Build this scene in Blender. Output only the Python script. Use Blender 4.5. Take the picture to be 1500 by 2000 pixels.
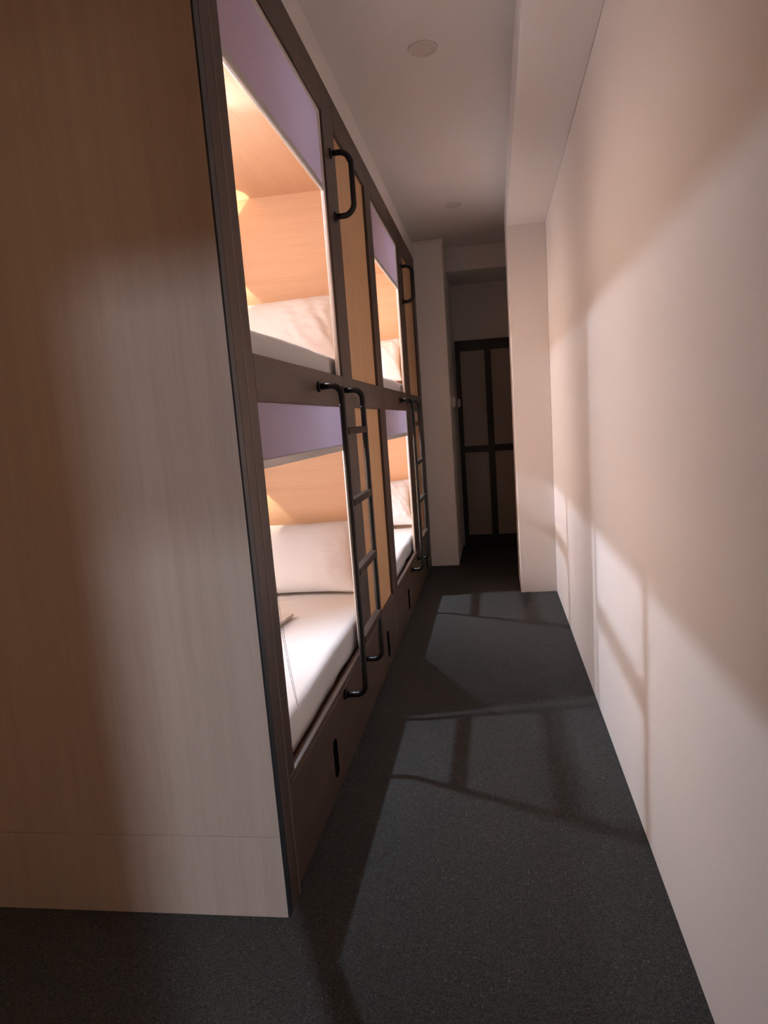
import bpy, bmesh, math, random
from mathutils import Matrix, Vector, noise

# ------------------------------------------------------------------ scene, camera, exposure
for _o in list(bpy.data.objects):
    bpy.data.objects.remove(_o)
SC = bpy.context.scene
COL = SC.collection
random.seed(4)

# camera: solved from the photograph (x right across the corridor, y down the corridor, z up)
FPX, CX, CY = 1282.494, 795.834, 1030.106
YAW, PITCH, ROLL = -0.139079, 0.159330, 0.067938
cam_data = bpy.data.cameras.new('camera')
cam = bpy.data.objects.new('camera', cam_data)
COL.objects.link(cam)
_cy, _sy, _cp, _sp = math.cos(YAW), math.sin(YAW), math.cos(PITCH), math.sin(PITCH)
_f = Vector((_sy * _cp, _cy * _cp, -_sp))
_r = Vector((_cy, -_sy, 0.0))
_d = _f.cross(_r)
_r2 = math.cos(ROLL) * _r + math.sin(ROLL) * _d
_d2 = -math.sin(ROLL) * _r + math.cos(ROLL) * _d
_m = Matrix((( _r2.x, -_d2.x, -_f.x, 0.585248),
             ( _r2.y, -_d2.y, -_f.y, -1.46994),
             ( _r2.z, -_d2.z, -_f.z, 1.25771),
             (0, 0, 0, 1)))
cam.matrix_world = _m
cam_data.sensor_fit = 'VERTICAL'
cam_data.sensor_height = 36.0
cam_data.lens = FPX / 2000.0 * 36.0
cam_data.shift_x = -(CX - 750.0) / 2000.0
cam_data.shift_y = (CY - 1000.0) / 2000.0
cam_data.clip_start = 0.02
SC.camera = cam

world = bpy.data.worlds.new('world')
SC.world = world
world.use_nodes = True
world.node_tree.nodes['Background'].inputs[0].default_value = (0.9, 0.75, 0.62, 1)
world.node_tree.nodes['Background'].inputs[1].default_value = 0.01

SC.view_settings.view_transform = 'Standard'
SC.view_settings.look = 'None'
SC.view_settings.gamma = 1.0
SC.view_settings.use_curve_mapping = False
SC.view_settings.exposure = 0.60
SC.cycles.use_denoising = True
SC.cycles.use_adaptive_sampling = True
SC.cycles.adaptive_threshold = 0.04
SC.cycles.max_bounces = 8
SC.cycles.diffuse_bounces = 4

LAMP_W = 3.0          # ceiling lamp of each sleeping capsule
BEAM_FILL_W = 28.0         # extra spot added at that lamp to brighten the corridor
WASH_FILL_W = 142.0        # extra spot added on the hidden back and foot boards, for warm bounce
READ_W = 3.6           # the two beams of each reading light
AISLE_W = 128.0         # lamps of the sleeping niches behind the photographer
LAMP_COL = (0.83, 0.95, 1.13)

# ------------------------------------------------------------------ materials
def _new(name):
    m = bpy.data.materials.new(name)
    m.use_nodes = True
    nt = m.node_tree
    return m, nt, nt.nodes['Principled BSDF']

def plain(name, col, rough=0.5, metal=0.0, spec=0.5, bump=0.0, bscale=200.0):
    m, nt, b = _new(name)
    b.inputs['Base Color'].default_value = (*col, 1)
    b.inputs['Roughness'].default_value = rough
    b.inputs['Metallic'].default_value = metal
    b.inputs['Specular IOR Level'].default_value = spec
    tc = nt.nodes.new('ShaderNodeTexCoord')
    n = nt.nodes.new('ShaderNodeTexNoise')
    n.inputs['Scale'].default_value = bscale
    n.inputs['Detail'].default_value = 1
    nt.links.new(tc.outputs['Object'], n.inputs['Vector'])
    mx = nt.nodes.new('ShaderNodeMixRGB')
    mx.inputs[1].default_value = (*[c * 0.95 for c in col], 1)
    mx.inputs[2].default_value = (*[min(1, c * 1.05) for c in col], 1)
    nt.links.new(n.outputs['Fac'], mx.inputs[0])
    nt.links.new(mx.outputs[0], b.inputs['Base Color'])
    if bump:
        bp = nt.nodes.new('ShaderNodeBump')
        bp.inputs['Strength'].default_value = bump
        bp.inputs['Distance'].default_value = 0.002
        nt.links.new(n.outputs['Fac'], bp.inputs['Height'])
        nt.links.new(bp.outputs['Normal'], b.inputs['Normal'])
    return m

def laminate(name, c1, c2, axis, rough=0.45, fine=160.0, spec=0.4, bump=0.05):
    """wood-grain laminate; grain runs along axis (0 x, 1 y, 2 z)"""
    m, nt, b = _new(name)
    tc = nt.nodes.new('ShaderNodeTexCoord')
    cols = []
    for sc_, det in ((fine, 2), (fine * 0.12, 1)):
        mp = nt.nodes.new('ShaderNodeMapping')
        s = [sc_] * 3
        s[axis] = sc_ * 0.035
        mp.inputs['Scale'].default_value = s
        nt.links.new(tc.outputs['Object'], mp.inputs['Vector'])
        n = nt.nodes.new('ShaderNodeTexNoise')
        n.inputs['Scale'].default_value = 1.0
        n.inputs['Detail'].default_value = det
        n.inputs['Roughness'].default_value = 0.65
        nt.links.new(mp.outputs[0], n.inputs['Vector'])
        cols.append(n)
    add = nt.nodes.new('ShaderNodeMath')
    add.operation = 'ADD'
    nt.links.new(cols[0].outputs['Fac'], add.inputs[0])
    nt.links.new(cols[1].outputs['Fac'], add.inputs[1])
    rp = nt.nodes.new('ShaderNodeMapRange')
    rp.inputs['From Min'].default_value = 0.65
    rp.inputs['From Max'].default_value = 1.35
    nt.links.new(add.outputs[0], rp.inputs['Value'])
    mx = nt.nodes.new('ShaderNodeMixRGB')
    mx.inputs[1].default_value = (*c1, 1)
    mx.inputs[2].default_value = (*c2, 1)
    nt.links.new(rp.outputs[0], mx.inputs[0])
    nt.links.new(mx.outputs[0], b.inputs['Base Color'])
    b.inputs['Roughness'].default_value = rough
    b.inputs['Specular IOR Level'].default_value = spec
    return m

def carpet_mat():
    m, nt, b = _new('charcoal_carpet')
    tc = nt.nodes.new('ShaderNodeTexCoord')
    n1 = nt.nodes.new('ShaderNodeTexNoise'); n1.inputs['Scale'].default_value = 330; n1.inputs['Detail'].default_value = 4
    n1.inputs['Roughness'].default_value = 0.7
    n2 = nt.nodes.new('ShaderNodeTexNoise'); n2.inputs['Scale'].default_value = 90; n2.inputs['Detail'].default_value = 3
    v = nt.nodes.new('ShaderNodeTexVoronoi'); v.inputs['Scale'].default_value = 120
    for n in (n1, n2, v):
        nt.links.new(tc.outputs['Object'], n.inputs['Vector'])
    r1 = nt.nodes.new('ShaderNodeValToRGB')
    r1.color_ramp.elements[0].position = 0.32; r1.color_ramp.elements[0].color = (0.017, 0.017, 0.0165, 1)
    r1.color_ramp.elements[1].position = 0.72; r1.color_ramp.elements[1].color = (0.118, 0.117, 0.110, 1)
    nt.links.new(n1.outputs['Fac'], r1.inputs[0])
    r2 = nt.nodes.new('ShaderNodeValToRGB')      # pale flecks of yarn
    r2.color_ramp.elements[0].position = 0.0; r2.color_ramp.elements[0].color = (1, 1, 1, 1)
    r2.color_ramp.elements[1].position = 0.24; r2.color_ramp.elements[1].color = (0, 0, 0, 1)
    nt.links.new(v.outputs['Distance'], r2.inputs[0])
    mul = nt.nodes.new('ShaderNodeMath'); mul.operation = 'MULTIPLY'
    nt.links.new(r2.outputs[0], mul.inputs[0])
    r3 = nt.nodes.new('ShaderNodeMapRange'); r3.inputs['From Min'].default_value = 0.52; r3.inputs['From Max'].default_value = 0.68
    nt.links.new(n2.outputs['Fac'], r3.inputs['Value'])
    nt.links.new(r3.outputs[0], mul.inputs[1])
    mx = nt.nodes.new('ShaderNodeMixRGB')
    mx.inputs[2].default_value = (0.40, 0.39, 0.37, 1)
    nt.links.new(mul.outputs[0], mx.inputs[0])
    nt.links.new(r1.outputs[0], mx.inputs[1])
    nt.links.new(mx.outputs[0], b.inputs['Base Color'])
    b.inputs['Roughness'].default_value = 0.95
    b.inputs['Specular IOR Level'].default_value = 0.1
    bp = nt.nodes.new('ShaderNodeBump'); bp.inputs['Strength'].default_value = 0.6; bp.inputs['Distance'].default_value = 0.004
    nt.links.new(n1.outputs['Fac'], bp.inputs['Height'])
    nt.links.new(bp.outputs['Normal'], b.inputs['Normal'])
    return m

def cloth_mat(name, col, transl=0.0, weave=900.0, bump=0.15):
    m, nt, b = _new(name)
    b.inputs['Base Color'].default_value = (*col, 1)
    b.inputs['Roughness'].default_value = 0.9
    b.inputs['Specular IOR Level'].default_value = 0.15
    tc = nt.nodes.new('ShaderNodeTexCoord')
    n = nt.nodes.new('ShaderNodeTexNoise'); n.inputs['Scale'].default_value = weave; n.inputs['Detail'].default_value = 2
    nt.links.new(tc.outputs['Object'], n.inputs['Vector'])
    bp = nt.nodes.new('ShaderNodeBump'); bp.inputs['Strength'].default_value = bump; bp.inputs['Distance'].default_value = 0.0008
    nt.links.new(n.outputs['Fac'], bp.inputs['Height'])
    nt.links.new(bp.outputs['Normal'], b.inputs['Normal'])
    if transl:
        t = nt.nodes.new('ShaderNodeBsdfTranslucent')
        t.inputs['Color'].default_value = (*[c * 1.1 for c in col], 1)
        mix = nt.nodes.new('ShaderNodeMixShader'); mix.inputs[0].default_value = transl
        out = nt.nodes['Material Output']
        nt.links.new(b.outputs[0], mix.inputs[1]); nt.links.new(t.outputs[0], mix.inputs[2])
        nt.links.new(mix.outputs[0], out.inputs['Surface'])
    return m

def emit_mat(name, col, strength):
    m, nt, b = _new(name)
    b.inputs['Base Color'].default_value = (*col, 1)
    b.inputs['Emission Color'].default_value = (*col, 1)
    b.inputs['Emission Strength'].default_value = strength
    return m

M = {}
M['wall'] = plain('cream_wall_paint', (0.86, 0.80, 0.765), 0.75, spec=0.25, bscale=260)
M['column'] = plain('white_column_paint', (0.90, 0.855, 0.83), 0.7, spec=0.25, bscale=260)
M['ceiling'] = plain('cream_ceiling_paint', (0.84, 0.785, 0.75), 0.85, spec=0.2, bscale=220)
M['carpet'] = carpet_mat()
M['end_lam'] = laminate('pale_beige_laminate', (0.425, 0.335, 0.280), (0.485, 0.390, 0.330), 2, 0.5, 300)
M['oak_y'] = laminate('warm_oak_laminate_level_grain', (0.66, 0.42, 0.265), (0.75, 0.50, 0.335), 0, 0.5, 130)
M['oak_x'] = laminate('warm_oak_laminate_long_grain', (0.66, 0.42, 0.265), (0.75, 0.50, 0.335), 1, 0.5, 130)
M['oak_z'] = laminate('warm_oak_laminate_upright_grain', (0.62, 0.36, 0.175), (0.72, 0.44, 0.23), 2, 0.5, 130)
M['brown_z'] = laminate('dark_brown_laminate_upright_grain', (0.056, 0.0335, 0.0235), (0.082, 0.0515, 0.037), 2, 0.45, 150)
M['brown_y'] = laminate('dark_brown_laminate_level_grain', (0.068, 0.041, 0.029), (0.100, 0.064, 0.046), 1, 0.45, 150)
M['base_red'] = laminate('red_brown_board', (0.16, 0.075, 0.045), (0.21, 0.10, 0.06), 1, 0.5, 120)
M['black'] = plain('black_painted_steel', (0.010, 0.0085, 0.0075), 0.33, spec=0.35)
M['edge'] = plain('black_edge_strip', (0.018, 0.019, 0.021), 0.4)
M['slot'] = plain('black_plastic', (0.004, 0.004, 0.004), 0.85, spec=0.05)
M['rung'] = laminate('dark_brown_rung', (0.05, 0.034, 0.026), (0.07, 0.047, 0.036), 1, 0.75, 150, spec=0.15)
M['oak_pale'] = laminate('pale_oak_laminate', (0.70, 0.48, 0.30), (0.78, 0.55, 0.36), 2, 0.5, 130)
M['band'] = plain('pale_edge_band', (0.32, 0.24, 0.19), 0.5)
M['white'] = cloth_mat('white_cotton', (0.74, 0.755, 0.80))
M['sheet'] = cloth_mat('white_bed_sheet', (0.72, 0.71, 0.71))
M['blind'] = cloth_mat('mauve_blind_fabric', (0.445, 0.395, 0.455), 0.42, 1200)
M['alu'] = plain('grey_aluminium', (0.66, 0.62, 0.59), 0.45, 0.25)
M['chain'] = plain('dull_steel_chain', (0.16, 0.14, 0.13), 0.4, 0.5)
M['guide'] = plain('cream_plastic_channel', (0.72, 0.63, 0.58), 0.45)
M['plastic'] = plain('white_plastic', (0.74, 0.70, 0.66), 0.4)
M['pane'] = plain('frosted_door_pane', (0.36, 0.30, 0.27), 0.35, spec=0.4)
M['doorblk'] = plain('black_door_frame', (0.008, 0.008, 0.009), 0.4)
M['lens_off'] = plain('unlit_lamp_lens', (0.70, 0.62, 0.58), 0.35)
M['ring'] = plain('cream_lamp_ring', (0.72, 0.64, 0.60), 0.5)
M['lens_on'] = emit_mat('lit_lamp_lens', (0.83, 0.95, 1.0), 3.0)
M['strap'] = cloth_mat('beige_strap_cloth', (0.66, 0.61, 0.55))

# ------------------------------------------------------------------ helpers
def link(name, me, mat, loc, parent):
    o = bpy.data.objects.new(name, me)
    if mat is not None:
        me.materials.append(mat)
    COL.objects.link(o)
    if parent is not None:
        o.parent = parent
        pl = Vector((0, 0, 0)); p = parent
        while p is not None:
            pl += p.location; p = p.parent
        o.location = Vector(loc) - pl
    else:
        o.location = loc
    return o

def empty(name, loc, parent=None):
    o = bpy.data.objects.new(name, None)
    o.empty_display_size = 0.1
    COL.objects.link(o)
    pl = Vector((0, 0, 0)); p = parent
    while p is not None:
        pl += p.location; p = p.parent
    o.parent = parent
    o.location = Vector(loc) - pl
    return o

def tag(o, label=None, cat=None, group=None, kind=None):
    if label: o['label'] = label
    if cat: o['category'] = cat
    if group: o['group'] = group
    if kind: o['kind'] = kind
    return o

def box(name, x0, x1, y0, y1, z0, z1, mat, parent=None, bev=0.0015, seg=1):
    """bevelled board between two corners, origin at its centre"""
    bm = bmesh.new()
    bmesh.ops.create_cube(bm, size=1.0)
    bmesh.ops.scale(bm, vec=(x1 - x0, y1 - y0, z1 - z0), verts=bm.verts)
    if bev:
        b = min(bev, 0.3 * min(x1 - x0, y1 - y0, z1 - z0))
        bmesh.ops.bevel(bm, geom=list(bm.edges), offset=b, segments=seg, affect='EDGES', profile=0.5)
    me = bpy.data.meshes.new(name)
    bm.to_mesh(me); bm.free()
    return link(name, me, mat, ((x0 + x1) / 2, (y0 + y1) / 2, (z0 + z1) / 2), parent)

def fillet(path, r, n=8):
    pts = [Vector(path[0])]
    for a, b, c in zip(path, path[1:], path[2:]):
        a, b, c = Vector(a), Vector(b), Vector(c)
        u, v = (a - b).normalized(), (c - b).normalized()
        ang = u.angle(v)
        d = r / math.tan(ang / 2)
        cen = b + (u + v).normalized() * (r / math.sin(ang / 2))
        p0, p1 = b + u * d - cen, b + v * d - cen
        tot = p0.angle(p1); ax = p0.cross(p1).normalized()
        for i in range(n + 1):
            pts.append(cen + Matrix.Rotation(tot * i / n, 3, ax) @ p0)
    pts.append(Vector(path[-1]))
    return pts

def tube(name, pts, r, mat, parent=None, seg=14, flange=0.0):
    """swept round bar; pts in world space; flange > 0 widens both ends to a collar"""
    pts = [Vector(p) for p in pts]
    org = sum(pts, Vector()) / len(pts)
    bm = bmesh.new()
    rings = []
    t0 = (pts[1] - pts[0]).normalized()
    ref = t0.orthogonal().normalized()
    for i, p in enumerate(pts):
        t = ((pts[min(i + 1, len(pts) - 1)] - p).normalized() + (p - pts[max(i - 1, 0)]).normalized()).normalized()
        ref = (ref - t * ref.dot(t)).normalized()
        bi = t.cross(ref)
        rings.append([bm.verts.new(p - org + r * (math.cos(a) * ref + math.sin(a) * bi))
                      for a in [2 * math.pi * k / seg for k in range(seg)]])
    for A, B in zip(rings, rings[1:]):
        for k in range(seg):
            bm.faces.new((A[k], A[(k + 1) % seg], B[(k + 1) % seg], B[k]))
    bm.faces.new(list(reversed(rings[0]))); bm.faces.new(rings[-1])
    if flange:
        for i, j in ((0, 1), (-1, -2)):
            d = (pts[j] - pts[i]).normalized()
            m = Matrix.Translation(pts[i] - org + d * 0.004) @ d.to_track_quat('Z', 'Y').to_matrix().to_4x4()
            bmesh.ops.create_cone(bm, cap_ends=True, segments=20, radius1=flange, radius2=flange * 0.9, depth=0.008, matrix=m)
    bmesh.ops.recalc_face_normals(bm, faces=bm.faces)
    for f in bm.faces:
        f.smooth = len(f.verts) == 4
    me = bpy.data.meshes.new(name)
    bm.to_mesh(me); bm.free()
    return link(name, me, mat, org, parent)

def lathe(name, prof, loc, mat, parent=None, seg=32):
    """profile (r, z) spun about z"""
    bm = bmesh.new()
    rings = []
    for r, z in prof:
        if r < 1e-6:
            rings.append([bm.verts.new((0, 0, z))])
        else:
            rings.append([bm.verts.new((r * math.cos(2 * math.pi * k / seg), r * math.sin(2 * math.pi * k / seg), z)) for k in range(seg)])
    for A, B in zip(rings, rings[1:]):
        for k in range(seg):
            a0, a1 = A[k % len(A)], A[(k + 1) % len(A)]
            b0, b1 = B[k % len(B)], B[(k + 1) % len(B)]
            vs = []
            for v in (a0, a1, b1, b0):
                if v not in vs: vs.append(v)
            if len(vs) > 2: bm.faces.new(vs)
    bmesh.ops.recalc_face_normals(bm, faces=bm.faces)
    for f in bm.faces: f.smooth = True
    me = bpy.data.meshes.new(name)
    bm.to_mesh(me); bm.free()
    return link(name, me, mat, loc, parent)

def soft_box(name, x0, x1, y0, y1, z0, z1, r, mat, parent=None, n=(14, 60, 5), wave=0.0, seed=0.0, bottom_wave=0.0):
    """mattress: box with rounded edges, fine grid and a gently uneven surface"""
    sx, sy, sz = x1 - x0, y1 - y0, z1 - z0
    cx, cy, cz = (x0 + x1) / 2, (y0 + y1) / 2, (z0 + z1) / 2
    bm = bmesh.new()
    cache = {}
    def lin(i, k, s):
        # vertices packed towards both ends so that the rounding is smooth
        e = [0, 0.15 * r, 0.4 * r, 0.75 * r, 1.2 * r]
        m = max(k - 8, 1)
        mid = [1.2 * r + (s - 2.4 * r) * j / m for j in range(1, m)]
        full = e + mid + [s - q for q in reversed(e)]
        return full
    X, Y, Z = lin(0, n[0], sx), lin(0, n[1], sy), lin(0, n[2] + 8, sz) if sz > 2.6 * r else [sz * j / 10 for j in range(11)]
    def V(p):
        key = tuple(round(q, 6) for q in p)
        if key in cache: return cache[key]
        q = [p[0] - sx / 2, p[1] - sy / 2, p[2] - sz / 2]
        h = [sx / 2 - r, sy / 2 - r, sz / 2 - r]
        c = [max(-h[i], min(h[i], q[i])) for i in range(3)]
        d = Vector([q[i] - c[i] for i in range(3)])
        v = Vector(c) + (d.normalized() * r if d.length > 1e-9 else Vector())
        wp = Vector((cx, cy, cz)) + v
        nz = noise.noise(Vector((wp.x * 4, wp.y * 3.2, seed))) + 0.5 * noise.noise(Vector((wp.x * 9, wp.y * 8, seed + 7)))
        if v.z > 0: v.z += wave * nz * (v.z / (sz / 2))
        elif bottom_wave: v.z += bottom_wave * max(0, nz) * (1 if wp.x > x1 - 0.12 else 0)
        if v.x > sx / 2 - 1.2 * r:
            v.x += 0.8 * wave * noise.noise(Vector((wp.y * 5, wp.z * 9, seed + 3)))
        cache[key] = bm.verts.new(v)
        return cache[key]
    def quad_grid(A, B, f):
        for a0, a1 in zip(A, A[1:]):
            for b0, b1 in zip(B, B[1:]):
                vs = []
                for p in (f(a0, b0), f(a1, b0), f(a1, b1), f(a0, b1)):
                    v = V(p)
                    if v not in vs: vs.append(v)
                if len(vs) > 2:
                    try: bm.faces.new(vs)
                    except ValueError: pass
    for z in (0, sz): quad_grid(X, Y, lambda a, b, z=z: (a, b, z))
    for y in (0, sy): quad_grid(X, Z, lambda a, b, y=y: (a, y, b))
    for x in (0, sx): quad_grid(Y, Z, lambda a, b, x=x: (x, a, b))
    bmesh.ops.recalc_face_normals(bm, faces=bm.faces)
    for f in bm.faces: f.smooth = True
    me = bpy.data.meshes.new(name)
    bm.to_mesh(me); bm.free()
    return link(name, me, mat, (cx, cy, cz), parent)

def pillow_mesh(name, w, h, t, seed, crumple):
    """stuffed pillow: w along x, h along y, thickness t along z, drawn-in edges, creases towards the +x side"""
    bm = bmesh.new()
    NU, NV = 56, 40
    def co(i, j, side):
        u, v = -1 + 2 * i / NU, -1 + 2 * j / NV
        pu = u * (1 - 0.075 * (1 - v * v) * abs(u) ** 3)      # edges bow inward between the corners
        pv = v * (1 - 0.09 * (1 - u * u) * abs(v) ** 3)
        prof = (max(0, 1 - abs(u) ** 2.6) ** 0.62) * (max(0, 1 - abs(v) ** 2.4) ** 0.62)
        z = 0.5 * t * prof
        k = max(0, u) ** 1.4
        a = u * w * 9 + v * h * 5
        zb_ = z
        z += prof ** 0.7 * crumple * (0.12 + 1.15 * k) * (noise.noise(Vector((a * 1.3, v * 2.2 + u, seed))) * 0.9
             + 0.5 * noise.noise(Vector((u * 7 - v * 4, v * 9 + u * 5, seed + 5))))
        z = max(z, 0.3 * zb_)
        return Vector((pu * w / 2, pv * h / 2, z * side))
    top = [[bm.verts.new(co(i, j, 1)) for j in range(NV + 1)] for i in range(NU + 1)]
    bot = [[top[i][j] if i in (0, NU) or j in (0, NV) else bm.verts.new(co(i, j, -1)) for j in range(NV + 1)] for i in range(NU + 1)]
    for i in range(NU):
        for j in range(NV):
            bm.faces.new((top[i][j], top[i + 1][j], top[i + 1][j + 1], top[i][j + 1]))
            bm.faces.new((bot[i][j + 1], bot[i + 1][j + 1], bot[i + 1][j], bot[i][j]))
    bmesh.ops.recalc_face_normals(bm, faces=bm.faces)
    for f in bm.faces: f.smooth = True
    me = bpy.data.meshes.new(name)
    bm.to_mesh(me); bm.free()
    return me

def slot_pull(name, y, z0, z1, parent):
    """round-ended finger slot let into a drawer front (plane x = 0, facing +x)"""
    w = 0.021
    bm = bmesh.new()
    outline = []
    h = (z1 - z0) / 2 - w
    for k in range(13):
        a = math.pi * k / 12
        outline.append((w * math.cos(a), h + w * math.sin(a)))
    for k in range(13):
        a = math.pi + math.pi * k / 12
        outline.append((w * math.cos(a), -h + w * math.sin(a)))
    def ring(s, x):
        return [bm.verts.new((x, (0 if s == 0 else p * s), (q if s == 1 else math.copysign(max(0, abs(q) - w * (1 - s)), q)))) for p, q in outline]
    A = ring(1, 0.0); B = ring(1, 0.004); Cc = ring(0.75, 0.0042); D = ring(0.75, 0.0008)
    n = len(outline)
    for P, Q in ((A, B), (B, Cc), (Cc, D)):
        for k in range(n):
            bm.faces.new((P[k], P[(k + 1) % n], Q[(k + 1) % n], Q[k]))
    bm.faces.new(D); bm.faces.new(list(reversed(A)))
    bmesh.ops.recalc_face_normals(bm, faces=bm.faces)
    me = bpy.data.meshes.new(name)
    bm.to_mesh(me); bm.free()
    return link(name, me, M['slot'], (0.0, y, (z0 + z1) / 2), parent)

def light(name, kind, loc, power, radius, parent, col=LAMP_COL, rot=None, angle=None, blend=0.1, aim=None):
    ld = bpy.data.lights.new(name, kind)
    ld.energy = power
    ld.color = col
    ld.shadow_soft_size = radius
    if kind == 'SPOT':
        ld.spot_size = angle; ld.spot_blend = blend
    o = bpy.data.objects.new(name, ld)
    COL.objects.link(o)
    pl = Vector((0, 0, 0)); p = parent
    while p is not None:
        pl += p.location; p = p.parent
    o.parent = parent
    o.location = Vector(loc) - pl
    if rot: o.rotation_euler = rot
    if aim: o.rotation_euler = Vector(aim).to_track_quat('-Z', 'Y').to_euler()
    return o

# ------------------------------------------------------------------ measures (metres)
XR = 0.978        # right wall
ZC = 2.684        # corridor ceiling
HB = 2.557        # top of the bunks
DEP = 1.03        # depth of the bunks
YF = 5.0          # far wall with the door

# ------------------------------------------------------------------ the setting
S = lambda o: tag(o, kind='structure')
S(box('floor', -2.2, 3.2, -3.6, 5.2, -0.1, 0.0, M['carpet'], bev=0))
S(box('ceiling', -2.2, 3.2, -3.6, 5.2, ZC, ZC + 0.1, M['ceiling'], bev=0))
S(box('wall_right', XR, XR + 0.12, -1.8, 5.2, 0, ZC, M['wall'], bev=0.002))
S(box('wall_left_aisle', -1.25, -1.04, -3.6, -0.001, 0, ZC, M['oak_pale'], bev=0))
S(box('wall_left', -1.25, -1.04, 0.0, 5.2, 0, ZC, M['wall'], bev=0))
S(box('wall_far', -1.04, XR, YF, YF + 0.12, 0, ZC, M['wall'], bev=0))
S(box('wall_pier', 0.727, XR, 3.1475, 3.62, 0, ZC, M['wall'], bev=0.003))
S(box('wall_column', -1.03, 0.236, 4.108, YF, 0, ZC, M['column'], bev=0.003))
S(box('trim_1', 0.727, XR, -1.8, 3.1475, 2.478, ZC, M['wall'], bev=0.003))           # dropped soffit along the right wall
S(box('trim_2', -0.03, -0.004, 0.0, 4.10, HB, ZC, M['ceiling'], bev=0.001))          # filler between bunks and ceiling
S(box('trim_3', 0.236, XR, 4.40, YF, 2.49, ZC, M['ceiling'], bev=0.002))             # lowered ceiling before the door
S(box('trim_4', 0.03, 0.248, 4.098, 4.25, ZC - 0.028, ZC, M['ceiling'], bev=0.002))  # capping of the column

# sleeping niches behind the photographer: wall with two openings and a closed space behind it
YB = -2.6
S(box('wall_back_left', -1.04, 1.343, YB - 0.06, YB, 0, ZC, M['oak_pale'], bev=0))
S(box('wall_back_right', 2.0, 3.0, YB - 0.06, YB, 0, ZC, M['brown_z'], bev=0))
S(box('wall_back_low', 1.343, 2.0, YB - 0.06, YB, 0, 0.33, M['brown_z'], bev=0))
S(box('wall_back_middle', 1.343, 2.0, YB - 0.06, YB, 1.310, 1.45, M['brown_z'], bev=0))
S(box('wall_back_top', 1.343, 2.0, YB - 0.06, YB, 2.279, ZC, M['brown_z'], bev=0))
S(box('wall_niche_rear', 0.6, 3.0, -3.56, -3.5, 0, ZC, M['oak_y'], bev=0))
S(box('wall_niche_left', 0.6, 0.66, -3.5, YB - 0.06, 0, ZC, M['oak_x'], bev=0))
S(box('wall_niche_shelf', 0.66, 2.94, -3.5, YB - 0.06, 1.385, 1.43, M['oak_y'], bev=0))
S(box('wall_niche_right', 2.94, 3.0, -3.5, -1.8, 0, ZC, M['oak_x'], bev=0))
S(box('wall_aisle', XR + 0.12, 3.0, -1.8, -1.68, 0, ZC, M['brown_z'], bev=0))

# folding door at the end of the passage
door = S(empty('door_1', (0.56, YF - 0.03, 0)))
DX0, DX1, DT = 0.254, 0.862, 1.975
DY0, DY1 = YF - 0.048, YF - 0.004
box('stile', DX0, DX0 + 0.045, DY0, DY1, 0, DT, M['doorblk'], door)
box('stile', 0.528, 0.588, DY0, DY1, 0, DT, M['doorblk'], door)
box('stile', DX1 - 0.045, DX1, DY0, DY1, 0, DT, M['doorblk'], door)
for xa, xb in ((DX0 + 0.045, 0.528), (0.588, DX1 - 0.045)):
    box('rail', xa, xb, DY0, DY1, DT - 0.095, DT, M['doorblk'], door)
    box('rail', xa, xb, DY0, DY1, 0.922, 0.985, M['doorblk'], door)
    box('rail', xa, xb, DY0, DY1, 0.0, 0.11, M['doorblk'], door)
    box('pane', xa, xb, DY0 + 0.016, DY0 + 0.024, 0.985, DT - 0.095, M['pane'], door, bev=0)
    box('pane', xa, xb, DY0 + 0.016, DY0 + 0.024, 0.11, 0.922, M['pane'], door, bev=0)

# ------------------------------------------------------------------ bunks
ZS, ZR0, ZR1, ZT = 0.334, 1.333, 1.452, 2.430      # sill, middle rail, bottom of top rail

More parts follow.
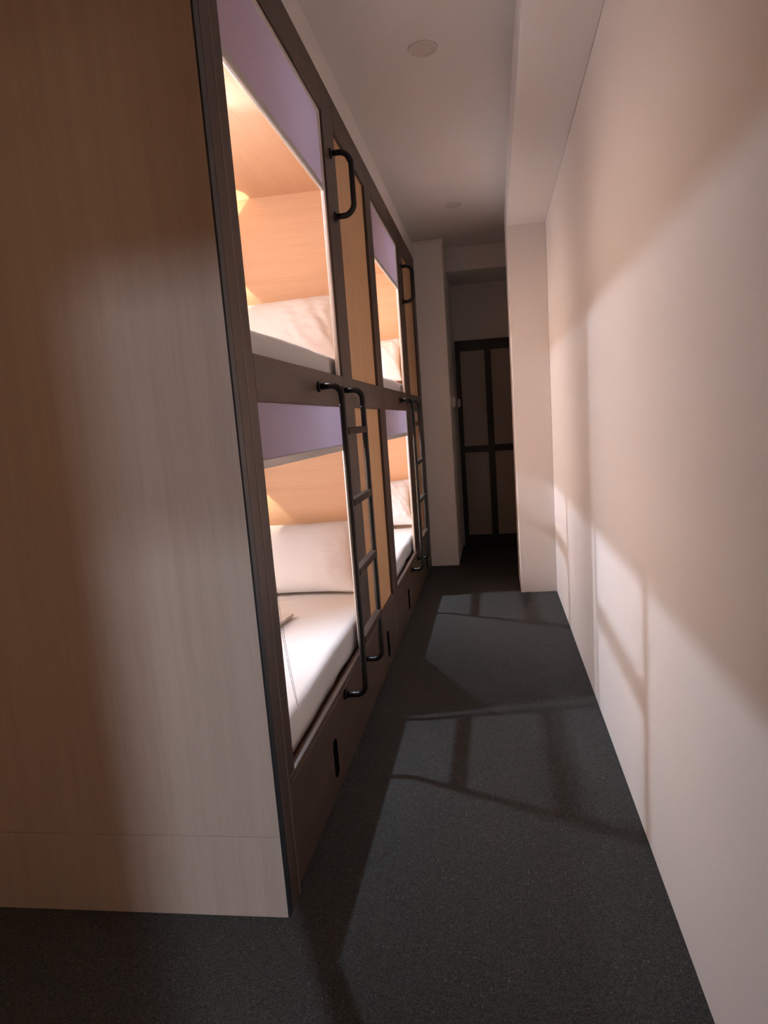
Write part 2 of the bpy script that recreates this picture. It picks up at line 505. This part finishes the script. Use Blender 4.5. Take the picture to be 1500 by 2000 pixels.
def bunk(y0, y1, yo0, yo1, yp0, yp1, near, label):
    """double-deck bunk: y0..y1 overall, opening yo0..yo1, narrow oak panel yp0..yp1"""
    B = empty('capsule_bunk', (-DEP / 2, (y0 + y1) / 2, 0))
    tag(B, label, 'bunk bed', 'capsule bunks along the corridor')
    T = 0.022                                        # thickness of the face frame
    # posts of the face frame, full height
    ya = y0
    if near:
        box('edge_strip', -0.004, 0.0008, y0 + 0.0006, y0 + 0.0285, 0.0, HB, M['edge'], B, bev=0.0004)
        box('post', -T, 0.001, y0 + 0.029, y0 + 0.087, 0.0, HB, M['brown_z'], B)
        box('edge_band', -0.01, 0.0018, y0 + 0.087, y0 + 0.0895, 0.0, HB, M['band'], B, bev=0)
        ya = y0 + 0.0895
    box('post', -T, 0.0, ya, yo0, ZS, HB, M['brown_z'], B)
    box('post', -T, 0.0, yo1, yp0, ZS, HB, M['brown_z'], B)
    box('post', -T, 0.0, yp1, y1 - 0.001, ZS, HB, M['brown_z'], B)
    # rails between the posts
    for a, b in ((yo0, yo1), (yp0, yp1)):
        box('rail', -T, 0.0, a, b, ZR0, ZR1, M['brown_y'], B)
        box('rail', -T, 0.0, a, b, ZT, HB, M['brown_y'], B)
    box('sill', -T, 0.0, ya, y1 - 0.001, ZS - 0.022, ZS, M['brown_y'], B)
    # oak panels beside the openings, set back in the frame
    box('oak_panel', -0.03, -0.014, yp0, yp1, ZR1, ZT, M['oak_z'], B, bev=0)
    box('oak_panel', -0.03, -0.014, yp0, yp1, ZS, ZR0, M['oak_z'], B, bev=0)
    # drawers below the sill
    ym = yo0 + 1.46
    for a, b, yl in ((ya, ym, yo0 + 0.42), (ym, y1 - 0.001, yo0 + 1.575)):
        d = box('drawer_front', -0.022, -0.002, a + 0.0015, b - 0.0015, 0.012, ZS - 0.025, M['brown_y'], B)
        p = slot_pull('finger_pull', yl, 0.07, 0.205, d)
        p.location.x = -0.002 - (-0.012)
    box('plinth', -0.06, -0.03, y0 + 0.03, y1 - 0.03, 0.0, 0.26, M['brown_y'], B, bev=0)
    # boards of the two sleeping spaces
    e0, e1 = y0 + (0.018 if near else 0.0), y1
    yb0 = y0 + 0.02 if near else y0 + 0.001          # inner near face lies at yb0+0.016
    yb1 = yp1                                        # far inner face
    if near:
        box('end_panel', -DEP, -0.0042, y0, y0 + 0.018, 0.2305, HB, M['end_lam'], B, bev=0.0008)
        box('end_panel', -DEP, -0.0042, y0, y0 + 0.018, 0.0, 0.2293, M['end_lam'], B, bev=0.0008)
    else:
        pass
    for zf, zc, k in ((0.290, 1.405, 0), (1.425, 2.432, 1)):
        box('head_board', -DEP + 0.02, -T, yb1, yb1 + 0.016, zf, zc, M['oak_y'], B, bev=0)
        box('foot_board', -DEP + 0.02, -T, yb0, yb0 + 0.012, zf, zc, M['oak_y'], B, bev=0)
        box('back_board', -DEP + 0.004, -DEP + 0.02, yb0, yb1 + 0.016, zf, zc, M['oak_x'], B, bev=0)
        box('bed_base', -DEP + 0.02, -T, yb0 + 0.012, yb1, zf - 0.02, zf, M['base_red'], B, bev=0)
    box('roof_board', -DEP + 0.004, -T, yb0, yb1 + 0.016, 2.432, 2.45, M['oak_x'], B, bev=0)
    box('top_board', -DEP, -T, y0 + 0.02, y1 - 0.002, HB - 0.018, HB, M['brown_y'], B, bev=0)
    # roller blinds with guides
    for zl, zh, zb, kk in ((ZR1, ZT, 2.150, 1), (ZS, ZR0, 1.172, 0)):
        gx0, gx1 = -0.0225, -0.008
        box('blind_guide', gx0, gx1, yo1 - 0.019, yo1 - 0.0005, zl + 0.001, zh - 0.0005, M['guide'], B, bev=0.003, seg=2)
        box('blind_guide', gx0, gx1, yo0 + 0.0005, yo0 + 0.019, zl + 0.001, zh - 0.0005, M['guide'], B, bev=0.003, seg=2)
        if kk:
            box('blind_head', gx0, gx1, yo0 + 0.019, yo1 - 0.019, zh - 0.016, zh - 0.0005, M['guide'], B, bev=0.003, seg=2)
        rb = box('roller_blind', -0.0165, -0.0145, yo0 + 0.0195, yo1 - 0.0195, zb + 0.012, zh - (0.0165 if kk else 0.001), M['blind'], B, bev=0)
        box('bottom_bar', -0.022, -0.009, yo0 + 0.020, yo1 - 0.020, zb - 0.011, zb + 0.013, M['alu'], rb, bev=0.004, seg=3)
        # beaded pull chain, a loop hanging beside the near guide
        if near and kk == 0:
            zlow = zl + 0.104
            pts = []
            yc = yo0 + 0.075
            for s in range(41):
                f_ = s / 40
                pts.append((-0.036, yc - 0.03 + 0.035 * f_ ** 2, zb - 0.02 - (zb - 0.02 - zlow) * f_))
            bm = bmesh.new()
            o0 = Vector(pts[0])
            step = 0.0062
            L = (zb - 0.02 - zlow)
            nb = int(L / step)
            for s in range(nb + 1):
                f_ = s / nb
                for side in (-1, 1):
                    yy = yc + side * 0.006 * (1 - max(0, (f_ - 0.9) / 0.1) ** 2) + 0.105 * f_ ** 2.2
                    bmesh.ops.create_icosphere(bm, subdivisions=1, radius=0.0016,
                        matrix=Matrix.Translation(Vector((-0.036, yy, zb - 0.02 - L * f_)) - o0))
            me = bpy.data.meshes.new('pull_chain')
            bm.to_mesh(me); bm.free()
            link('pull_chain', me, M['chain'], o0, rb)
    # ladder
    lad = empty('ladder', (0.04, yo0 + 0.79, 0.25), B)
    r = 0.0112
    SO = 0.079
    yl0, yl1 = yo0 + 0.61, yo0 + 0.97
    for yy in (yl0, yl1):
        tube('ladder_tube', fillet([(0.0, yy, 1.395), (SO, yy, 1.395), (SO, yy, 0.285), (0.0, yy, 0.285)], 0.035), r, M['black'], lad, flange=0.019)
    for zz in (1.24, 0.99, 0.74, 0.49):
        box('rung', SO - 0.014, SO + 0.014, yl0 + 0.009, yl1 - 0.009, zz - 0.0125, zz + 0.0125, M['rung'], lad, bev=0.003, seg=2)
    # grab handle of the upper deck
    yh = (yo1 + yp0) / 2 + 0.005
    tube('grab_handle', fillet([(0.0, yh, 2.312), (0.08, yh, 2.312), (0.08, yh, 2.078), (0.0, yh, 2.078)], 0.045), 0.0112, M['black'], B, flange=0.019)
    return B

bunk(0.0, 2.065, 0.15, 1.15, 1.335, 1.982, True,
     'nearer dark brown double-deck capsule bunk with pale end panel facing the viewer')
bunk(2.065, 4.10, 2.148, 3.125, 3.345, 3.945, False,
     'farther dark brown double-deck capsule bunk beside the white column')

# ------------------------------------------------------------------ bedding, lamps in the bunks
spaces = [   # y range, opening start, mattress base, pillow lean point, words
    (0.034, 1.980, 1.426, 1.540, 'upper deck of the nearer bunk', 1),
    (0.034, 1.980, 0.291, 0.428, 'lower deck of the nearer bunk', 2),
    (2.080, 3.943, 1.426, 1.535, 'upper deck of the farther bunk', 3),
    (2.080, 3.943, 0.291, 0.420, 'lower deck of the farther bunk', 4)]
for (ya, yb, zb, zt, words, sd) in spaces:
    up = zb > 1
    mt = soft_box('mattress', -0.99, -0.046, ya + 0.012, yb - 0.006, zb + 0.001, zt, 0.030, M['sheet'], None,
                  wave=0.006, seed=sd * 3.7, bottom_wave=0.0 if up else 0.035)
    tag(mt, 'white sheeted mattress on the ' + words, 'mattress', 'mattresses in the capsule bunks')
    me = pillow_mesh('pillow', 0.70, 0.43, 0.165, sd * 11.3, 0.006 if sd == 2 else 0.020)
    me.materials.append(M['white'])
    p = bpy.data.objects.new('pillow', me)
    COL.objects.link(p)
    lean = math.radians(50 if sd == 2 else 54)
    me.transform(Matrix.Rotation(math.radians(-3 if up else 2), 4, 'Z') @ Matrix.Rotation(lean, 4, 'X') @ Matrix.Rotation(math.radians(0.5 if sd == 2 else 2.5), 4, 'Z'))
    p.location = (-0.465 if sd == 1 else -0.475 if sd == 2 else -0.435, yb - 0.222, zt + (0.174 if sd == 2 else 0.185 if sd == 1 else 0.192))
    tag(p, 'white pillow leaning on the headboard, ' + words, 'pillow', 'pillows in the capsule bunks')
    # ceiling lamp of the sleeping space
    zc = 2.432 if up else 1.405
    yl = 1.02 if ya < 1 else 3.02
    L = empty('capsule_lamp', (-0.5, yl, zc))
    tag(L, 'small round lamp under the ceiling of the ' + words, 'lamp', 'lamps in the capsule bunks')
    lathe('lamp_base', [(0.0, 0.0), (0.060, 0.0), (0.062, -0.003), (0.062, -0.036), (0.060, -0.038), (0.050, -0.038), (0.050, -0.034), (0.0, -0.034)], (-0.5, yl, zc - 0.001), M['plastic'], L)
    lathe('lamp_lens', [(0.050, -0.0345), (0.030, -0.036), (0.0, -0.0365)], (-0.5, yl, zc - 0.001), M['lens_on'], L)
    light('lamp_light', 'POINT', (-0.5, yl, zc - 0.048), LAMP_W, 0.022, L)
    light('lamp_beam', 'SPOT', (-0.5, yl, zc - 0.048), BEAM_FILL_W * (0.6 if up else 1.0) * (1.0 if ya < 1 else 1.2), 0.022, L, aim=(0.88, -0.48 if ya < 1 else -0.05, -0.44), angle=math.radians(136), blend=0.75)  # added spot, lifts corridor wall and floor
    light('fill_wash', 'SPOT', (-0.5, yl, zc - 0.048), WASH_FILL_W * (1.0 if ya < 1 else 1.45), 0.022, L, aim=(-0.72, -0.40, -0.55), angle=math.radians(112), blend=0.6)  # added fill: bounces off unseen boards into the corridor
    # reading light on the headboard: beams up and down
    zr = (2.13 if up else 1.04)
    xr, yr = -0.745, yb - 0.055
    R_ = empty('reading_light', (xr, yb, zr + 0.055))
    tag(R_, 'up and down reading light on the headboard, ' + words, 'lamp', 'reading lights in the capsule bunks')
    lathe('lamp_body', [(0.033, 0.0), (0.035, 0.002), (0.035, 0.108), (0.033, 0.11), (0.030, 0.11), (0.030, 0.066), (0.0, 0.066),
                        (0.0, 0.044), (0.030, 0.044), (0.030, 0.0), (0.033, 0.0)], (xr, yr, zr), M['alu'], R_)
    box('lamp_bracket', xr - 0.02, xr + 0.02, yr + 0.033, yb - 0.0005, zr + 0.035, zr + 0.075, M['alu'], R_)
    light('lamp_beam', 'SPOT', (xr, yr, zr - 0.003), READ_W, 0.006, R_, angle=math.radians(82), blend=0.12, col=(1.0, 0.80, 0.55))
    light('lamp_beam', 'SPOT', (xr, yr, zr + 0.113), READ_W, 0.006, R_, rot=(math.pi, 0, 0), angle=math.radians(82), blend=0.12, col=(1.0, 0.80, 0.55))

# folded strap lying on the lower near mattress
bm = bmesh.new()
prev = None
for i in range(17):
    f_ = i / 16
    c = Vector((-0.37 - 0.02 * f_, 1.27 - 0.30 * f_, 0.0))
    side = Vector((0.030, 0.006, 0))
    zz = 0.004 + 0.006 * math.sin(f_ * math.pi) 
    row = [bm.verts.new(c - side + Vector((0, 0, zz))), bm.verts.new(c + Vector((0, 0, zz + 0.004))), bm.verts.new(c + side + Vector((0, 0, zz)))]
    if prev:
        for k in range(2): bm.faces.new((prev[k], prev[k + 1], row[k + 1], row[k]))
    prev = row
ext = bmesh.ops.extrude_face_region(bm, geom=list(bm.faces))
for v in [g for g in ext['geom'] if isinstance(g, bmesh.types.BMVert)]: v.co.z += 0.012
bmesh.ops.recalc_face_normals(bm, faces=bm.faces)
me = bpy.data.meshes.new('folded_strap')
bm.to_mesh(me); bm.free()
st = link('folded_strap', me, M['strap'], (0, 0, 0.430), None)
tag(st, 'folded pale beige strap lying on the lower near mattress', 'strap')

# ------------------------------------------------------------------ small fixtures
for yy, lab in ((1.345, 'round white unlit downlight in the corridor ceiling, nearer and larger of two'),
                (3.283, 'round white unlit downlight in the corridor ceiling, farther one before the column')):
    D = empty('downlight', (0.38, yy, ZC))
    tag(D, lab, 'ceiling light', 'corridor downlights')
    lathe('trim_ring', [(0.058, 0.0), (0.058, -0.003), (0.054, -0.0055), (0.045, -0.006), (0.042, -0.003), (0.042, 0.0)], (0.38, yy, ZC), M['ring'], D)
    lathe('lens', [(0.042, -0.0012), (0.03, -0.002), (0.0, -0.0024)], (0.38, yy, ZC), M['lens_off'], D)

sw = empty('wall_switch', (0.236, 4.40, 1.40))
tag(sw, 'small white switch box on the passage side of the column', 'switch')
box('switch_box', 0.2365, 0.262, 4.36, 4.44, 1.352, 1.443, M['plastic'], sw, bev=0.006, seg=3)
box('switch_rocker', 0.262, 0.266, 4.375, 4.425, 1.375, 1.42, M['plastic'], sw, bev=0.0015)
dh = empty('door_latch_box', (0.262, YF - 0.05, 1.40))
tag(dh, 'small grey latch box on the left stile of the black door', 'latch')
box('latch_body', 0.256, 0.281, YF - 0.075, YF - 0.049, 1.362, 1.438, M['alu'], dh, bev=0.004, seg=2)
box('latch_knob', 0.262, 0.275, YF - 0.085, YF - 0.075, 1.392, 1.41, M['alu'], dh, bev=0.002)

# lamps in the niches behind the photographer
for zc, zl in ((ZC, 2.39), (1.385, 1.36)):
    N = empty('niche_lamp', (1.67, -3.1, zl + 0.02))
    tag(N, 'small lamp in the %s sleeping niche behind the viewer' % ('upper' if zl > 2 else 'lower'), 'lamp')
    lathe('lamp_lens', [(0.04, 0.025), (0.04, 0.018), (0.02, 0.012), (0.0, 0.011)], (1.67, -3.1, zl), M['lens_on'], N)
    if zl > 2:
        tube('lamp_stem', [(1.67, -3.1, zl + 0.02), (1.67, -3.1, ZC)], 0.006, M['plastic'], N)
    light('lamp_light', 'POINT', (1.67, -3.1, zl), AISLE_W * (0.85 if zl > 2 else 0.6), 0.018, N)

# warm fill lamp added out of view, lifts the tone of the end panel
A = empty('fill_lamp', (1.35, -2.40, ZC))
tag(A, 'added warm fill lamp, unseen behind the viewer', 'lamp')
lathe('lamp_base', [(0.0, 0.0), (0.07, 0.0), (0.07, -0.02), (0.0, -0.02)], (1.35, -2.40, ZC - 0.001), M['plastic'], A)
lathe('lamp_lens', [(0.066, -0.021), (0.055, -0.04), (0.03, -0.05), (0.0, -0.052)], (1.35, -2.40, ZC - 0.001), M['lens_on'], A)
light('lamp_light', 'POINT', (1.35, -2.40, ZC - 0.10), 12.5, 0.04, A, col=(1.0, 0.76, 0.52))
